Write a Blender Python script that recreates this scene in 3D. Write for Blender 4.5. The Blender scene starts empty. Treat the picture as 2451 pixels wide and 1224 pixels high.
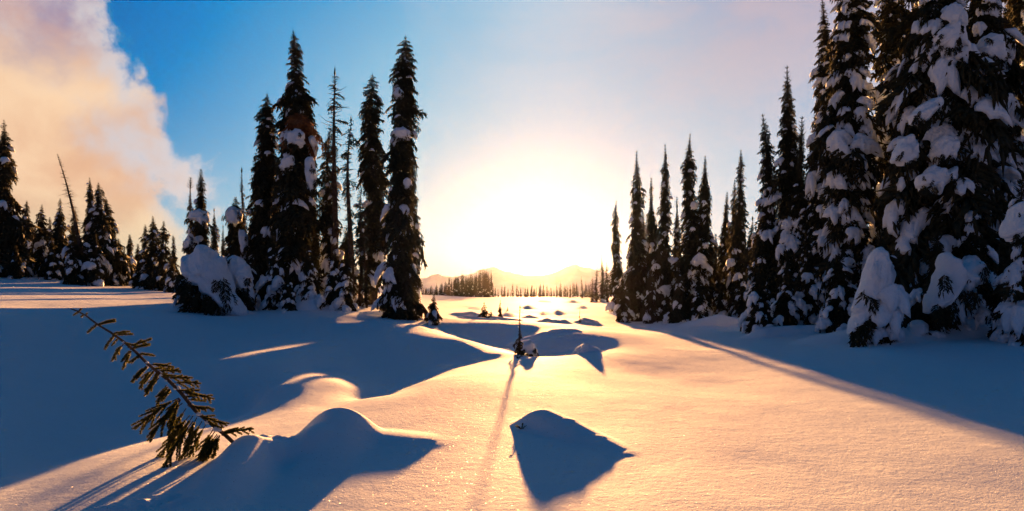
import bpy, math, random
import numpy as np

# ------------------------------------------------------------------ camera, sky, sun, exposure
SC = bpy.context.scene
COL = SC.collection
FPX = 1634.0                     # focal length in pixels of a 2451 px wide picture (24 mm on 36 mm)
CX, HZ, EYE = 1225.5, 705.0, 1.5  # picture centre column, horizon row, eye height
cam_d = bpy.data.cameras.new('camera'); cam = bpy.data.objects.new('camera', cam_d); COL.objects.link(cam)
cam.location = (0, 0, EYE); cam.rotation_euler = (math.pi / 2, 0, 0)
cam_d.lens = 24.0; cam_d.sensor_width = 36.0; cam_d.shift_y = (HZ - 612) / 2451
cam_d.clip_start = 0.05; cam_d.clip_end = 20000
SC.camera = cam

SUN_AZ, SUN_EL = math.radians(2.3), math.radians(4.3)
SD = (math.sin(SUN_AZ) * math.cos(SUN_EL), math.cos(SUN_AZ) * math.cos(SUN_EL), math.sin(SUN_EL))
GD = (math.sin(SUN_AZ) * math.cos(math.radians(3.4)), math.cos(SUN_AZ) * math.cos(math.radians(3.4)), math.sin(math.radians(3.4)))
sl = bpy.data.lights.new('sun', 'SUN'); so = bpy.data.objects.new('sun', sl); COL.objects.link(so)
sl.energy = 3.7; sl.angle = math.radians(0.8); sl.color = (1.0, 0.44, 0.14)
so.rotation_euler = (math.pi / 2 - SUN_EL, 0, math.pi - SUN_AZ)
so.location = (SD[0] * 60, SD[1] * 60, 40)

SC.view_settings.view_transform = 'Standard'; SC.view_settings.look = 'None'
SC.view_settings.exposure = 3.0; SC.view_settings.gamma = 1.0
SC.view_settings.use_curve_mapping = False
SC.cycles.use_denoising = True; SC.cycles.denoising_prefilter = 'ACCURATE'; SC.cycles.denoising_quality = 'BALANCED'
SC.cycles.max_bounces = 6; SC.cycles.diffuse_bounces = 3; SC.cycles.volume_bounces = 0
SC.cycles.transparent_max_bounces = 4


class NB:
    """small helper to write node graphs"""
    def __init__(s, nt): s.nt = nt
    def n(s, t, **k):
        x = s.nt.nodes.new(t)
        for a, b in k.items(): setattr(x, a, b)
        return x
    def put(s, sock, v):
        if hasattr(v, 'is_output'): s.nt.links.new(v, sock)
        elif v is not None: sock.default_value = v
    def m(s, op, a, b=None, c=None, clamp=False):
        x = s.n('ShaderNodeMath', operation=op, use_clamp=clamp)
        s.put(x.inputs[0], a); s.put(x.inputs[1], b)
        if c is not None: s.put(x.inputs[2], c)
        return x.outputs[0]
    def vm(s, op, a, b=None, out=0):
        x = s.n('ShaderNodeVectorMath', operation=op)
        s.put(x.inputs[0], a); s.put(x.inputs[1], b)
        return x.outputs[out]
    def mix(s, f, a, b, blend='MIX'):
        x = s.n('ShaderNodeMix', data_type='RGBA', blend_type=blend)
        s.put(x.inputs[0], f); s.put(x.inputs[6], a); s.put(x.inputs[7], b)
        return x.outputs[2]
    def ss(s, v, a, b):            # smoothstep a -> b
        x = s.n('ShaderNodeMapRange', interpolation_type='SMOOTHSTEP')
        s.put(x.inputs[0], v); s.put(x.inputs[1], a); s.put(x.inputs[2], b)
        return x.outputs[0]
    def ramp(s, v, stops):
        x = s.n('ShaderNodeValToRGB'); cr = x.color_ramp
        while len(cr.elements) < len(stops): cr.elements.new(0.5)
        for e, (p, c) in zip(cr.elements, stops): e.position = p; e.color = (*c, 1)
        s.put(x.inputs[0], v)
        return x.outputs[0]
    def noise(s, vec, scale, detail=4, rough=0.55, dist=0.0, out=0):
        x = s.n('ShaderNodeTexNoise'); s.put(x.inputs['Vector'], vec)
        x.inputs['Scale'].default_value = scale; x.inputs['Detail'].default_value = detail
        x.inputs['Roughness'].default_value = rough; x.inputs['Distortion'].default_value = dist
        return x.outputs[out]


world = bpy.data.worlds.new("World"); SC.world = world; world.use_nodes = True
g = NB(world.node_tree); bg = world.node_tree.nodes['Background']
sky = g.n('ShaderNodeTexSky', sky_type='NISHITA', sun_disc=False)
sky.sun_elevation = SUN_EL; sky.sun_rotation = SUN_AZ
D = g.n('ShaderNodeTexCoord').outputs['Generated']
sp = g.n('ShaderNodeSeparateXYZ'); g.put(sp.inputs[0], D); X, Y, Z = sp.outputs
el = g.m('ARCSINE', Z); az = g.m('ARCTAN2', X, Y)
elc = g.m('MAXIMUM', el, 0.0)
cosg = g.vm('DOT_PRODUCT', D, GD, out=1)
ang = g.m('ARCCOSINE', g.m('MINIMUM', cosg, 0.99999))           # angle from the sun
def gauss(v, s): return g.m('EXPONENT', g.m('MULTIPLY', g.m('POWER', g.m('DIVIDE', v, s), 2.0), -1.0))
# clear air: deep blue high up and away from the sun, pale towards it and the horizon
front = g.ramp(g.m('DIVIDE', ang, 1.0), [(0.0, (0.52, 0.58, 0.62)), (0.13, (0.47, 0.59, 0.68)), (0.24, (0.41, 0.59, 0.72)), (0.34, (0.29, 0.52, 0.71)),
                (0.45, (0.14, 0.37, 0.65)), (0.55, (0.045, 0.25, 0.57)), (0.68, (0.001, 0.155, 0.42)), (0.95, (0.0, 0.07, 0.16))])
back = g.ramp(g.m('DIVIDE', elc, 1.571), [(0.0, (0.23, 0.15, 0.20)), (0.16, (0.13, 0.095, 0.15)), (0.32, (0.02, 0.075, 0.13)), (1.0, (0.0, 0.07, 0.125))])
clear = g.mix(g.ss(ang, 0.75, 1.5), front, back)
# pale warm band low over the horizon on the sun's side
hz = g.m('MULTIPLY', gauss(elc, 0.16), g.m('SUBTRACT', 1.0, g.ss(ang, 0.8, 1.6)))
clear = g.mix(g.m('MULTIPLY', hz, 0.8), clear, (0.60, 0.72, 0.68, 1))
clear = g.mix(g.m('MULTIPLY', g.m('MULTIPLY', hz, g.ss(elc, 0.10, 0.01)), 0.8), clear, (0.78, 0.60, 0.36, 1))
# the billowing bank of cloud to the left
P = g.n('ShaderNodeCombineXYZ'); g.put(P.inputs[0], az); g.put(P.inputs[1], el); P = P.outputs[0]
nz = g.noise(P, 9.5, 9, 0.62, 0.15); nzb = g.noise(g.vm('ADD', P, (0.31, 0.17, 0.0)), 4.2, 3, 0.5)
puff = g.m('ADD', g.m('MULTIPLY', g.m('SUBTRACT', nz, 0.5), 0.36), g.m('MULTIPLY', g.m('SUBTRACT', nzb, 0.5), 0.20))
edge = g.m('ADD', g.m('ADD', az, g.m('MULTIPLY', el, 0.50)), 0.368)     # signed distance from the slanting front of the bank
cm = g.ss(g.m('ADD', edge, puff), 0.016, -0.034)
cm = g.m('MULTIPLY', cm, g.ss(az, -1.3, -0.85))
nz2 = g.noise(P, 5.5, 6, 0.55, 0.6); nz3 = g.noise(g.vm('ADD', P, (1.3, 0.4, 0.2)), 11.0, 6, 0.55)
cc = g.mix(g.ss(nz2, 0.40, 0.62), (0.92, 0.50, 0.28, 1), (1.12, 0.72, 0.43, 1))
top = g.m('MULTIPLY', g.ss(nz3, 0.60, 0.42), g.ss(g.m('ADD', el, g.m('MULTIPLY', g.m('SUBTRACT', nz2, 0.5), 0.3)), 0.27, 0.37))
cc = g.mix(g.ss(el, 0.24, 0.36), cc, (0.70, 0.42, 0.38, 1))
cc = g.mix(g.m('MULTIPLY', top, 0.9), cc, (0.24, 0.20, 0.40, 1))
rim = g.ss(g.m('ADD', edge, puff), -0.16, 0.0)
cc = g.mix(g.m('MULTIPLY', rim, g.ss(nz3, 0.35, 0.6)), cc, (0.76, 0.66, 0.66, 1))
cc = g.mix(g.m('MULTIPLY', g.ss(el, 0.15, 0.03), 0.7), cc, (0.74, 0.62, 0.40, 1))
clear = g.mix(g.m('MULTIPLY', cm, 0.95), clear, cc)
# thin rosy veil to the right and above the sun
vn = g.noise(g.vm('MULTIPLY', P, (1.0, 1.7, 1.0)), 2.6, 6, 0.55, 0.5)
side = g.ss(g.m('ADD', g.m('ADD', az, g.m('MULTIPLY', el, 0.10)), g.m('MULTIPLY', g.m('SUBTRACT', vn, 0.5), 0.5)), -0.16, 0.20)
veil = g.m('MULTIPLY', g.m('MULTIPLY', g.m('MULTIPLY', side, g.ss(el, 0.75, 0.5)), g.ss(el, -0.02, 0.16)), g.ss(az, 1.3, 0.9))
vc = g.mix(g.m('MULTIPLY', g.ss(az, 0.0, 0.35), g.ss(el, 0.1, 0.4)), (0.71, 0.68, 0.73, 1), (0.70, 0.50, 0.51, 1))
clear = g.mix(g.m('MULTIPLY', g.m('MULTIPLY', veil, 0.85), g.m('ADD', 0.66, g.m('MULTIPLY', 0.34, g.ss(g.noise(g.vm('MULTIPLY', P, (1.0, 1.8, 1.0)), 4.0, 7, 0.6, 0.8), 0.34, 0.60)))), clear, vc)
# bright air round the sun
glow = g.m('ADD', g.m('MULTIPLY', gauss(ang, 0.045), 3.0), g.m('MULTIPLY', gauss(ang, 0.11), 0.12))
gl = g.vm('SCALE', (0.95, 0.95, 0.92)); gl.node.inputs['Scale'].default_value = 1; g.put(gl.node.inputs['Scale'], glow)
clear = g.vm('ADD', clear, gl)
# the vault overhead is already darkening to night blue
clear = g.mix(g.ss(el, 0.40, 0.60), clear, (0.012, 0.092, 0.155, 1))
clear = g.mix(g.ss(g.m('ABSOLUTE', az), 0.66, 1.0), clear, back)
# a share of the physical sky on top of it
nis = g.vm('SCALE', sky.outputs[0]); nis.node.inputs['Scale'].default_value = 0.0012
tot = g.vm('ADD', g.vm('MAXIMUM', g.vm('SUBTRACT', g.vm('MULTIPLY', clear, (1.2, 1.25, 1.25)), (0.085, 0.035, 0.0)), (0, 0, 0)), nis)
g.put(bg.inputs[0], tot); bg.inputs[1].default_value = 0.1

# ------------------------------------------------------------------ helpers
def tag(o, label=None, cat=None, group=None, kind=None):
    if label: o['label'] = label
    if cat: o['category'] = cat
    if group: o['group'] = group
    if kind: o['kind'] = kind
    return o

def mesh(name, V, F, mat, smooth=True):
    """fast mesh from an (n,3) vertex array and an (m,3) or (m,4) face array"""
    V = np.ascontiguousarray(V, dtype=np.float32); F = np.ascontiguousarray(F, dtype=np.int32)
    me = bpy.data.meshes.new(name); k = F.shape[1]
    me.vertices.add(len(V)); me.vertices.foreach_set('co', V.ravel())
    me.loops.add(F.size); me.loops.foreach_set('vertex_index', F.ravel())
    me.polygons.add(len(F))
    me.polygons.foreach_set('loop_start', np.arange(0, F.size, k, dtype=np.int32))
    me.polygons.foreach_set('loop_total', np.full(len(F), k, dtype=np.int32))
    me.update(calc_edges=True); me.validate()
    if smooth: me.polygons.foreach_set('use_smooth', np.ones(len(me.polygons), dtype=bool))
    me.materials.append(mat)
    return me

def link(name, me, parent=None):
    o = bpy.data.objects.new(name, me); COL.objects.link(o)
    if parent: o.parent = parent
    return o

def empty(name, loc, rz=0.0):
    o = bpy.data.objects.new(name, None); COL.objects.link(o)
    o.location = loc; o.rotation_euler = (0, 0, rz); o.empty_display_size = 0.3
    return o

def material(name):
    m = bpy.data.materials.new(name); m.use_nodes = True
    b = m.node_tree.nodes['Principled BSDF']
    return m, NB(m.node_tree), b

def snow_material(name, grain, amp, sparkle):
    m, k, b = material(name)
    P = k.n('ShaderNodeTexCoord').outputs['Object']
    b.inputs['Roughness'].default_value = 0.8; b.inputs['Specular IOR Level'].default_value = 0.06
    t = k.noise(P, 0.9, 3)
    k.put(b.inputs['Base Color'], k.mix(t, (0.78, 0.87, 0.94, 1), (0.83, 0.90, 0.95, 1)))
    h = k.m('ADD', k.noise(P, grain, 3, 0.7), k.m('MULTIPLY', k.noise(P, grain * 0.22, 3, 0.6), 1.3))
    h = k.m('ADD', h, k.m('MULTIPLY', k.noise(P, 2.2, 3, 0.5), 2.2))
    bp = k.n('ShaderNodeBump'); bp.inputs['Strength'].default_value = 1.0; bp.inputs['Distance'].default_value = amp
    k.put(bp.inputs['Height'], h); k.put(b.inputs['Normal'], bp.outputs[0])
    if sparkle:   # ice crystals: scattered facets turned every way, glossy
        v = k.n('ShaderNodeTexVoronoi'); k.put(v.inputs['Vector'], P); v.inputs['Scale'].default_value = 95.0
        s = k.n('ShaderNodeSeparateColor'); k.put(s.inputs[0], v.outputs['Color'])
        near = k.m('LESS_THAN', v.outputs['Distance'], 0.42)
        pick = k.m('MULTIPLY', k.m('GREATER_THAN', s.outputs[0], 0.990), near)
        gl = k.n('ShaderNodeBsdfGlossy'); gl.inputs['Roughness'].default_value = 0.6
        k.put(gl.inputs['Color'], (0.5, 0.5, 0.5, 1))
        nn = k.vm('NORMALIZE', k.vm('ADD', k.vm('SUBTRACT', v.outputs['Color'], (0.5, 0.5, 0.5)), (0.0, 0.35, 0.75)))
        k.put(gl.inputs['Normal'], nn)
        mx = k.n('ShaderNodeMixShader'); k.put(mx.inputs[0], pick)
        k.put(mx.inputs[1], b.outputs[0]); k.put(mx.inputs[2], gl.outputs[0])
        k.put(m.node_tree.nodes['Material Output'].inputs[0], mx.outputs[0])
    return m

def plain(name, c1, c2, scale, rough=0.8, bump=0.0):
    m, k, b = material(name)
    P = k.n('ShaderNodeTexCoord').outputs['Object']
    t = k.noise(P, scale, 4)
    k.put(b.inputs['Base Color'], k.mix(k.ss(t, 0.35, 0.65), (*c1, 1), (*c2, 1)))
    b.inputs['Roughness'].default_value = rough; b.inputs['Specular IOR Level'].default_value = 0.2
    if bump:
        bp = k.n('ShaderNodeBump'); bp.inputs['Distance'].default_value = bump
        k.put(bp.inputs['Height'], k.noise(P, scale * 5, 3)); k.put(b.inputs['Normal'], bp.outputs[0])
    return m

M_SNOW = snow_material('snow_ground', 60, 0.008, True)
M_CAP = snow_material('snow_on_trees', 11, 0.05, False)
M_NEEDLE = plain('fir_needles', (0.032, 0.038, 0.020), (0.06, 0.058, 0.032), 1.5)
M_SUNLIT_RED = plain('sunlit_red_needles', (0.16, 0.065, 0.025), (0.22, 0.10, 0.04), 2.0)  # living needles; the red colour stands in for sun shining through them
M_BARK = plain('bark', (0.05, 0.035, 0.025), (0.10, 0.075, 0.055), 6.0, 0.9, 0.01)
M_SPRIG = plain('sapling_needles', (0.03, 0.042, 0.012), (0.10, 0.105, 0.03), 9.0, 0.55)
for _m, _c in ((M_NEEDLE, (0.12, 0.085, 0.03, 1)), (M_SPRIG, (0.12, 0.12, 0.03, 1))):      # thin needles let some sun through
    _k = NB(_m.node_tree); _t = _k.n('ShaderNodeBsdfTranslucent'); _k.put(_t.inputs[0], _c); _x = _k.n('ShaderNodeMixShader')
    _k.put(_x.inputs[0], 0.35); _k.put(_x.inputs[1], _m.node_tree.nodes['Principled BSDF'].outputs[0]); _k.put(_x.inputs[2], _t.outputs[0])
    _k.put(_m.node_tree.nodes['Material Output'].inputs[0], _x.outputs[0])
M_ROCK_HAZED = plain('mountain_rock_hazed', (0.65, 0.67, 0.72), (0.85, 0.87, 0.90), 0.02)  # snowy rock, its colour paled further in place of thicker distance haze

# ------------------------------------------------------------------ terrain
CP = [  # (u, v, distance): a picture position of the 2451 px photo and how far off the ground is there
 (0,1224,5.0),(300,1160,5.4),(600,1224,4.9),(1225,1224,4.75),(1800,1224,4.7),(2451,1224,4.7),
 (0,1160,6.1),(200,1100,6.9),(400,1048,7.7),(600,1015,8.25),(745,993,8.6),(880,955,9.6),(1000,915,11),(1110,885,12.5),(1250,862,14),
 (1330,856,15),(1400,845,16),(1450,828,17.5),
 (1225,1000,8),(1600,1000,8.3),(1600,900,12.5),(1600,820,20),(1900,885,13),(2451,990,8.5),(2200,940,10),(2451,1100,6),(1900,1100,6.2),
 (0,1138,8.2),(200,1085,9.4),(400,1025,10.2),(600,990,10.8),
 (0,950,12),(300,950,13),(430,940,12.6),(0,850,14.5),(200,850,16.5),(400,850,17.5),(640,866,13.4),(600,885,12.9),(740,840,15.5),(545,900,12.5),(600,842,17.5),
 (760,975,9.4),(690,968,9.5),(760,940,10.4),(690,928,10.6),(640,940,10.8),(760,902,12.0),(760,885,13.6),(830,925,11.2),
 (890,957,10.8),(950,928,12.2),(1000,910,12.6),(950,870,14.6),(1100,868,14.8),
 (930,768,22.5),(1000,783,20.5),(1100,812,17.4),(1200,845,15.3),(1245,861,14.6),(1180,864,14.2),(1060,880,13.9),
 (1000,850,15.4),(850,800,20),(850,860,15.3),(900,768,24),
 (500,745,27),(650,740,28.6),(750,735,28.6),(850,742,28),(950,757,27.5),(400,740,27),(200,742,24),(0,745,19.5),(0,760,17.5),(200,765,20.5),(400,765,22),(650,800,21),
 (0,700,32),(0,720,25),(200,705,36),(400,712,40),(0,650,60),(200,665,58),(400,690,52),(-500,640,60),(-500,740,20),(-500,900,10),
 (0,640,95),(400,672,95),(800,705,40),(800,690,90),(1050,735,50),(1050,716,90),(1100,712,120),(1020,712,180),
 (1100,766,31),(1290,850,17.8),(1300,815,18.9),(1335,851,17.5),(1350,812,18.6),(1385,828,17.8),(1375,850,17.0),(1300,794,22),(1205,836,19.6),(1205,810,21.8),(1205,786,23.2),(1150,826,20.6),(1150,806,22.3),(1150,778,24.6),(1100,806,22.5),(1095,776,25.2),(1040,790,23.2),(1050,768,27.5),(1450,790,28),(1450,762,39),(1250,745,50),(1250,722,100),(1250,712,180),(1440,715,150),
 (1500,768,39),(1600,772,37),(1700,757,37),(1800,800,22),(1950,790,21),(2050,805,18),(2300,800,18),(2451,800,17),(1900,850,16),(2100,862,14),(2300,885,12.5),(2451,905,11.5),
 (2100,755,40),(2400,740,40),(1750,742,45),(1700,716,120),(2900,780,18),(2900,1000,9),(2900,740,40),
]
rows = [((u - CX) / FPX * d, d, EYE - (v - HZ) / FPX * d) for u, v, d in CP]
for d in (2.0, 3.2):
    for u in (-1200, 0, 1200, 2400, 3600): rows.append(((u - CX) / FPX * d, d, -0.04))
for a_ in (-60, -30, 0, 30, 60): rows.append((math.sin(math.radians(a_)) * 500, math.cos(math.radians(a_)) * 500, -1.0))
rows = np.array(rows)
def warp(x, y):
    r = np.sqrt(x * x + y * y) + 1e-6
    return np.stack([np.arctan2(x, y) * 1.6, np.log(r)], -1)
def tps(d2): return 0.5 * d2 * np.log(d2 + 1e-12)
_A = warp(rows[:, 0], rows[:, 1]); _n = len(_A)
_K = tps(((_A[:, None] - _A[None]) ** 2).sum(-1)) + np.eye(_n) * 0.0006
_P = np.concatenate([np.ones((_n, 1)), _A], 1)
_M = np.block([[_K, _P], [_P.T, np.zeros((3, 3))]])
# heights are fitted divided by distance, so that a far error of a metre counts like a near one of centimetres
_r = np.sqrt(rows[:, 0] ** 2 + rows[:, 1] ** 2)
_sol = np.linalg.solve(_M, np.concatenate([(rows[:, 2] - 0.0) / _r, np.zeros(3)]))

_rg = np.random.RandomState(5); _G = _rg.rand(64, 64)
def vnoise(x, y):
    x = np.asarray(x, float); y = np.asarray(y, float)
    xi = np.floor(x).astype(int); yi = np.floor(y).astype(int); fx = x - xi; fy = y - yi
    fx = fx * fx * fx * (fx * (fx * 6 - 15) + 10); fy = fy * fy * fy * (fy * (fy * 6 - 15) + 10)
    G = lambda a, b: _G[a % 64, b % 64]
    return (G(xi, yi) * (1 - fx) + G(xi + 1, yi) * fx) * (1 - fy) + (G(xi, yi + 1) * (1 - fx) + G(xi + 1, yi + 1) * fx) * fy - 0.5

def prof(t):                      # smooth dome profile, 1 at the middle, 0 from t = 1
    t = np.clip(t, 0, 1); return (1 - t ** 2.3) ** 2.2
BUMPS = []                        # chains of (x, y, height, radius)
def at(u, v, d): return ((u - CX) / FPX * d, d, EYE - (v - HZ) / FPX * d)
def chain(pts): BUMPS.append(pts)
# the round mound right of the middle with its low tail
chain([(0.36, 7.60, 0.18, 0.42), (0.56, 7.30, 0.15, 0.40), (0.82, 6.85, 0.075, 0.32), (1.04, 6.45, 0.012, 0.22)])
# the mound left of the middle, its saddle and the shoulder that the leaning sapling grows from
chain([(-1.80, 7.05, 0.30, 0.52), (-1.74, 6.6, 0.18, 0.45), (-1.7, 6.0, 0.05, 0.35)])
chain([(-2.10, 6.45, 0.12, 0.45), (-2.36, 6.15, 0.24, 0.36), (-2.30, 5.6, 0.17, 0.36), (-2.2, 4.9, 0.07, 0.34), (-2.1, 4.3, 0.02, 0.34)])
chain([(-1.35, 7.0, 0.035, 0.38), (-0.98, 6.85, 0.025, 0.34), (-0.75, 6.8, 0.005, 0.3)])
# broken crusty lumps of snow near the sapling and at the lower left
for u_, v_, d_, h_, r_ in ((262,1222,4.75,.035,.10),(300,1206,4.85,.045,.09),(345,1196,4.95,.035,.08),(385,1188,5.05,.04,.07),(420,1205,4.9,.03,.08),(240,1236,4.7,.03,.1),(600,1046,6.3,.03,.07),(640,1052,6.35,.025,.06),(675,1050,6.4,.035,.06)):
    x_, y_, _z = at(u_, v_, d_); chain([(x_ - r_, y_ + .03, h_ * .6, r_ * .8), (x_, y_, h_, r_), (x_ + r_ * 1.2, y_ + .05, h_ * .7, r_ * .7)])
# small humps on the meadow and in the gully
for u, v, d, h, r in ((1258,812,20.2,.10,.45),(1322,806,19.8,.12,.5),(1380,818,18.6,.10,.4),(1225,826,19.5,.12,.4),(1290,838,17.9,.10,.3),(1405,834,15.8,.15,.22),(1385,842,15.9,.08,.2),(1425,838,15.8,.06,.2),(1310,775,33,.22,.4),(1352,775,33,.18,.35),(1398,772,34,.3,.5),(1420,776,33,.18,.4),
                      (1225,757,42,.3,.5),(1268,760,40,.2,.4),(1300,752,46,.3,.6),(1335,750,47,.3,.5),(1395,738,60,.4,.7),(1400,750,45,.2,.5),(1150,742,52,.3,.7),(1130,772,34,.28,.8),(1120,790,29,.15,.8),
                      (1185,782,31,.2,.8),(1265,740,60,.3,.6),(1215,745,55,.3,.6),(1310,722,100,.5,1.1),(1370,722,95,.5,1.2),(1340,730,75,.3,.8),
                      (470,745,26,.35,1.6),(740,735,27.5,.45,1.2),(690,740,27.3,.3,1.0),(930,758,26.3,.2,.9),(1830,800,20.5,.3,1.2),(2110,805,17,.35,1.4),(2320,795,17,.4,1.3),(1720,752,31,.5,1.2)):
    x_, y_, _z = at(u, v, d); q_ = (u * 7 + v * 13) % 10 / 10; chain([(x_ - r * (.3 + q_), y_ + r * .4, h * (.25 + .4 * q_), r * .7), (x_, y_, h, r * (.6 + .4 * q_)), (x_ + r * (1.3 - q_ * .6), y_ - r * .2, h * (.7 - .5 * q_), r * .6)])

def height(x, y):
    x = np.atleast_1d(np.asarray(x, float)); y = np.atleast_1d(np.asarray(y, float))
    W = warp(x, y); r = np.exp(W[:, 1]); out = np.zeros(len(x))
    for i in range(0, len(x), 20000):
        w = W[i:i + 20000]
        out[i:i + 20000] = tps(((w[:, None] - _A[None]) ** 2).sum(-1)) @ _sol[:_n] + _sol[_n] + w @ _sol[_n + 1:]
    z = out * r
    azd = np.abs(np.degrees(np.arctan2(x, y)))
    k = np.clip((azd - 48) / 32, 0, 1); k = k * k * (3 - 2 * k)
    z = z * (1 - k) + (-0.04 + 0.0 * r) * k
    near = np.clip((r - 1.6) / 1.2, 0, 1); z = z * near + -0.04 * (1 - near)
    far = np.clip((r - 230) / 250, 0, 1); z = z * (1 - far) - 1.0 * far
    a = np.clip((r - 3) / 25, 0, 1)
    z = z + vnoise(x * .9 + 3, y * .55) * 0.028 + vnoise(x * 2.3, y * 1.3 + 9) * 0.008 + a * (vnoise(x * .3 + 7, y * .25) * 0.10 + vnoise(x * .08, y * .07 + 31) * 0.3 * a)
    for ch in BUMPS:
        best = np.zeros(len(x))
        lo = np.array(ch)[:, :2].min(0) - 3; hi = np.array(ch)[:, :2].max(0) + 3
        s = (x > lo[0]) & (x < hi[0]) & (y > lo[1]) & (y < hi[1])
        if not s.any(): continue
        xs, ys = x[s], y[s]; b = np.zeros(len(xs)); 
        for (x0, y0, h0, r0), (x1, y1, h1, r1) in zip(ch[:-1], ch[1:]):
            dx, dy = x1 - x0, y1 - y0; t = np.clip(((xs - x0) * dx + (ys - y0) * dy) / (dx * dx + dy * dy), 0, 1)
            d = np.hypot(xs - x0 - dx * t, ys - y0 - dy * t)
            b = np.maximum(b, (h0 + (h1 - h0) * t) * prof(d / (r0 + (r1 - r0) * t)))
        best[s] = b; z = z + best
    return z

def ground_z(x, y): return float(height(x, y)[0])

def build_ground():
    a_in = np.radians(np.linspace(-44, 44, 720)); a_out = np.radians(np.linspace(44, 316, 110))[1:-1]
    az_ = np.concatenate([a_in, a_out]); na = len(az_)
    rr = np.concatenate([np.geomspace(0.4, 3.6, 30)[:-1], np.geomspace(3.6, 40, 560)[:-1], np.geomspace(40, 3000, 160)]); nr = len(rr)
    R, A = np.meshgrid(rr, az_, indexing='ij')
    x = (R * np.sin(A)).ravel(); y = (R * np.cos(A)).ravel(); z = height(x, y)
    V = np.stack([x, y, z], 1); V = np.concatenate([V, [[0, 0, -0.04]]])
    i = np.arange(nr - 1)[:, None] * na; j = np.arange(na)[None]; j2 = (j + 1) % na
    F = np.stack([(i + j), (i + j2), (i + na + j2), (i + na + j)], -1).reshape(-1, 4)
    me = mesh('snowfield', V, F[:, ::-1], M_SNOW)
    # close the small hole under the camera
    import bmesh
    bm = bmesh.new(); bm.from_mesh(me); bm.verts.ensure_lookup_table()
    for q in range(na): 
        f = bm.faces.new((bm.verts[len(V) - 1], bm.verts[(q + 1) % na], bm.verts[q])); f.smooth = True
    bm.normal_update()
    if sum(f.normal.z for f in list(bm.faces)[:50]) < 0: bmesh.ops.reverse_faces(bm, faces=bm.faces)
    bm.to_mesh(me); bm.free()
    return tag(link('snow_ground', me), kind='structure')
build_ground()
# ------------------------------------------------------------------ tree pieces
def spindle(p0, p1, w, rng, roll=None):
    """a leaf-clump: thin three sided double cone from p0 to p1"""
    p0 = np.array(p0, float); p1 = np.array(p1, float); d = p1 - p0
    L = np.linalg.norm(d) + 1e-9; d = d / L
    up = np.array([0, 0, 1.0]) if abs(d[2]) < 0.9 else np.array([1.0, 0, 0])
    a = np.cross(d, up); a /= np.linalg.norm(a); b = np.cross(d, a)
    m = p0 + d * L * 0.38; r0 = rng.rand() * 6.28 if roll is None else roll
    V = [p0]
    for k in range(3):
        q = r0 + k * 2.0944; V.append(m + (a * math.cos(q) + b * math.sin(q)) * w)
    V.append(p1)
    F = [(0, 1, 2), (0, 2, 3), (0, 3, 1), (4, 2, 1), (4, 3, 2), (4, 1, 3)]
    return V, F

def pack(parts):
    V, F, n = [], [], 0
    for v, f in parts:
        v = np.asarray(v, float); f = np.asarray(f, int); V.append(v); F.append(f + n); n += len(v)
    return np.concatenate(V), np.concatenate(F)

def bough(seed, lod):
    """a fir bough of length 1 along +x: main axis, side twigs and hanging twiglets"""
    rng = np.random.RandomState(seed); P = []
    nax, nside = {3: (4, 17), 2: (3, 11), 1: (2, 6)}[lod]
    fat = {3: 1.0, 2: 1.3, 1: 1.8}[lod]
    bend = lambda x: -0.16 * x * x + 0.10 * max(0, x - 0.7)
    ax = [np.array([x, rng.uniform(-.02, .02), bend(x)]) for x in np.linspace(0, 1, nax + 1)]
    for a, b in zip(ax[:-1], ax[1:]): P.append(spindle(a - (b - a) * .15, b + (b - a) * .25, 0.035 * fat, rng))
    for i in range(nside):
        x = 0.12 + 0.86 * (i + rng.rand() * .7) / nside; s = 1 if i % 2 else -1
        ln = (0.16 + 0.34 * math.sin(math.pi * min(1, x * 0.95 + .05)) ** 0.8) * rng.uniform(.7, 1.2)
        a = math.radians(rng.uniform(38, 66)); root = np.array([x, 0, bend(x)])
        tip = root + np.array([math.cos(a) * ln, s * math.sin(a) * ln, -rng.uniform(.02, .28) * ln])
        P.append(spindle(root, tip, 0.045 * fat * rng.uniform(.8, 1.2), rng))
        if lod >= 2:
            for q in range(2 if lod == 3 else 1):
                t = rng.uniform(.25, .8); r2 = root + (tip - root) * t
                t2 = r2 + np.array([rng.uniform(0, .18), s * rng.uniform(-.04, .14), -rng.uniform(.06, .22)]) * (1 if lod == 3 else 1.2)
                P.append(spindle(r2, t2, 0.034 * fat, rng))
    return pack(P)
BOUGH = {l: [bough(100 * l + i, l) for i in range(8)] for l in (1, 2, 3)}

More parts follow.
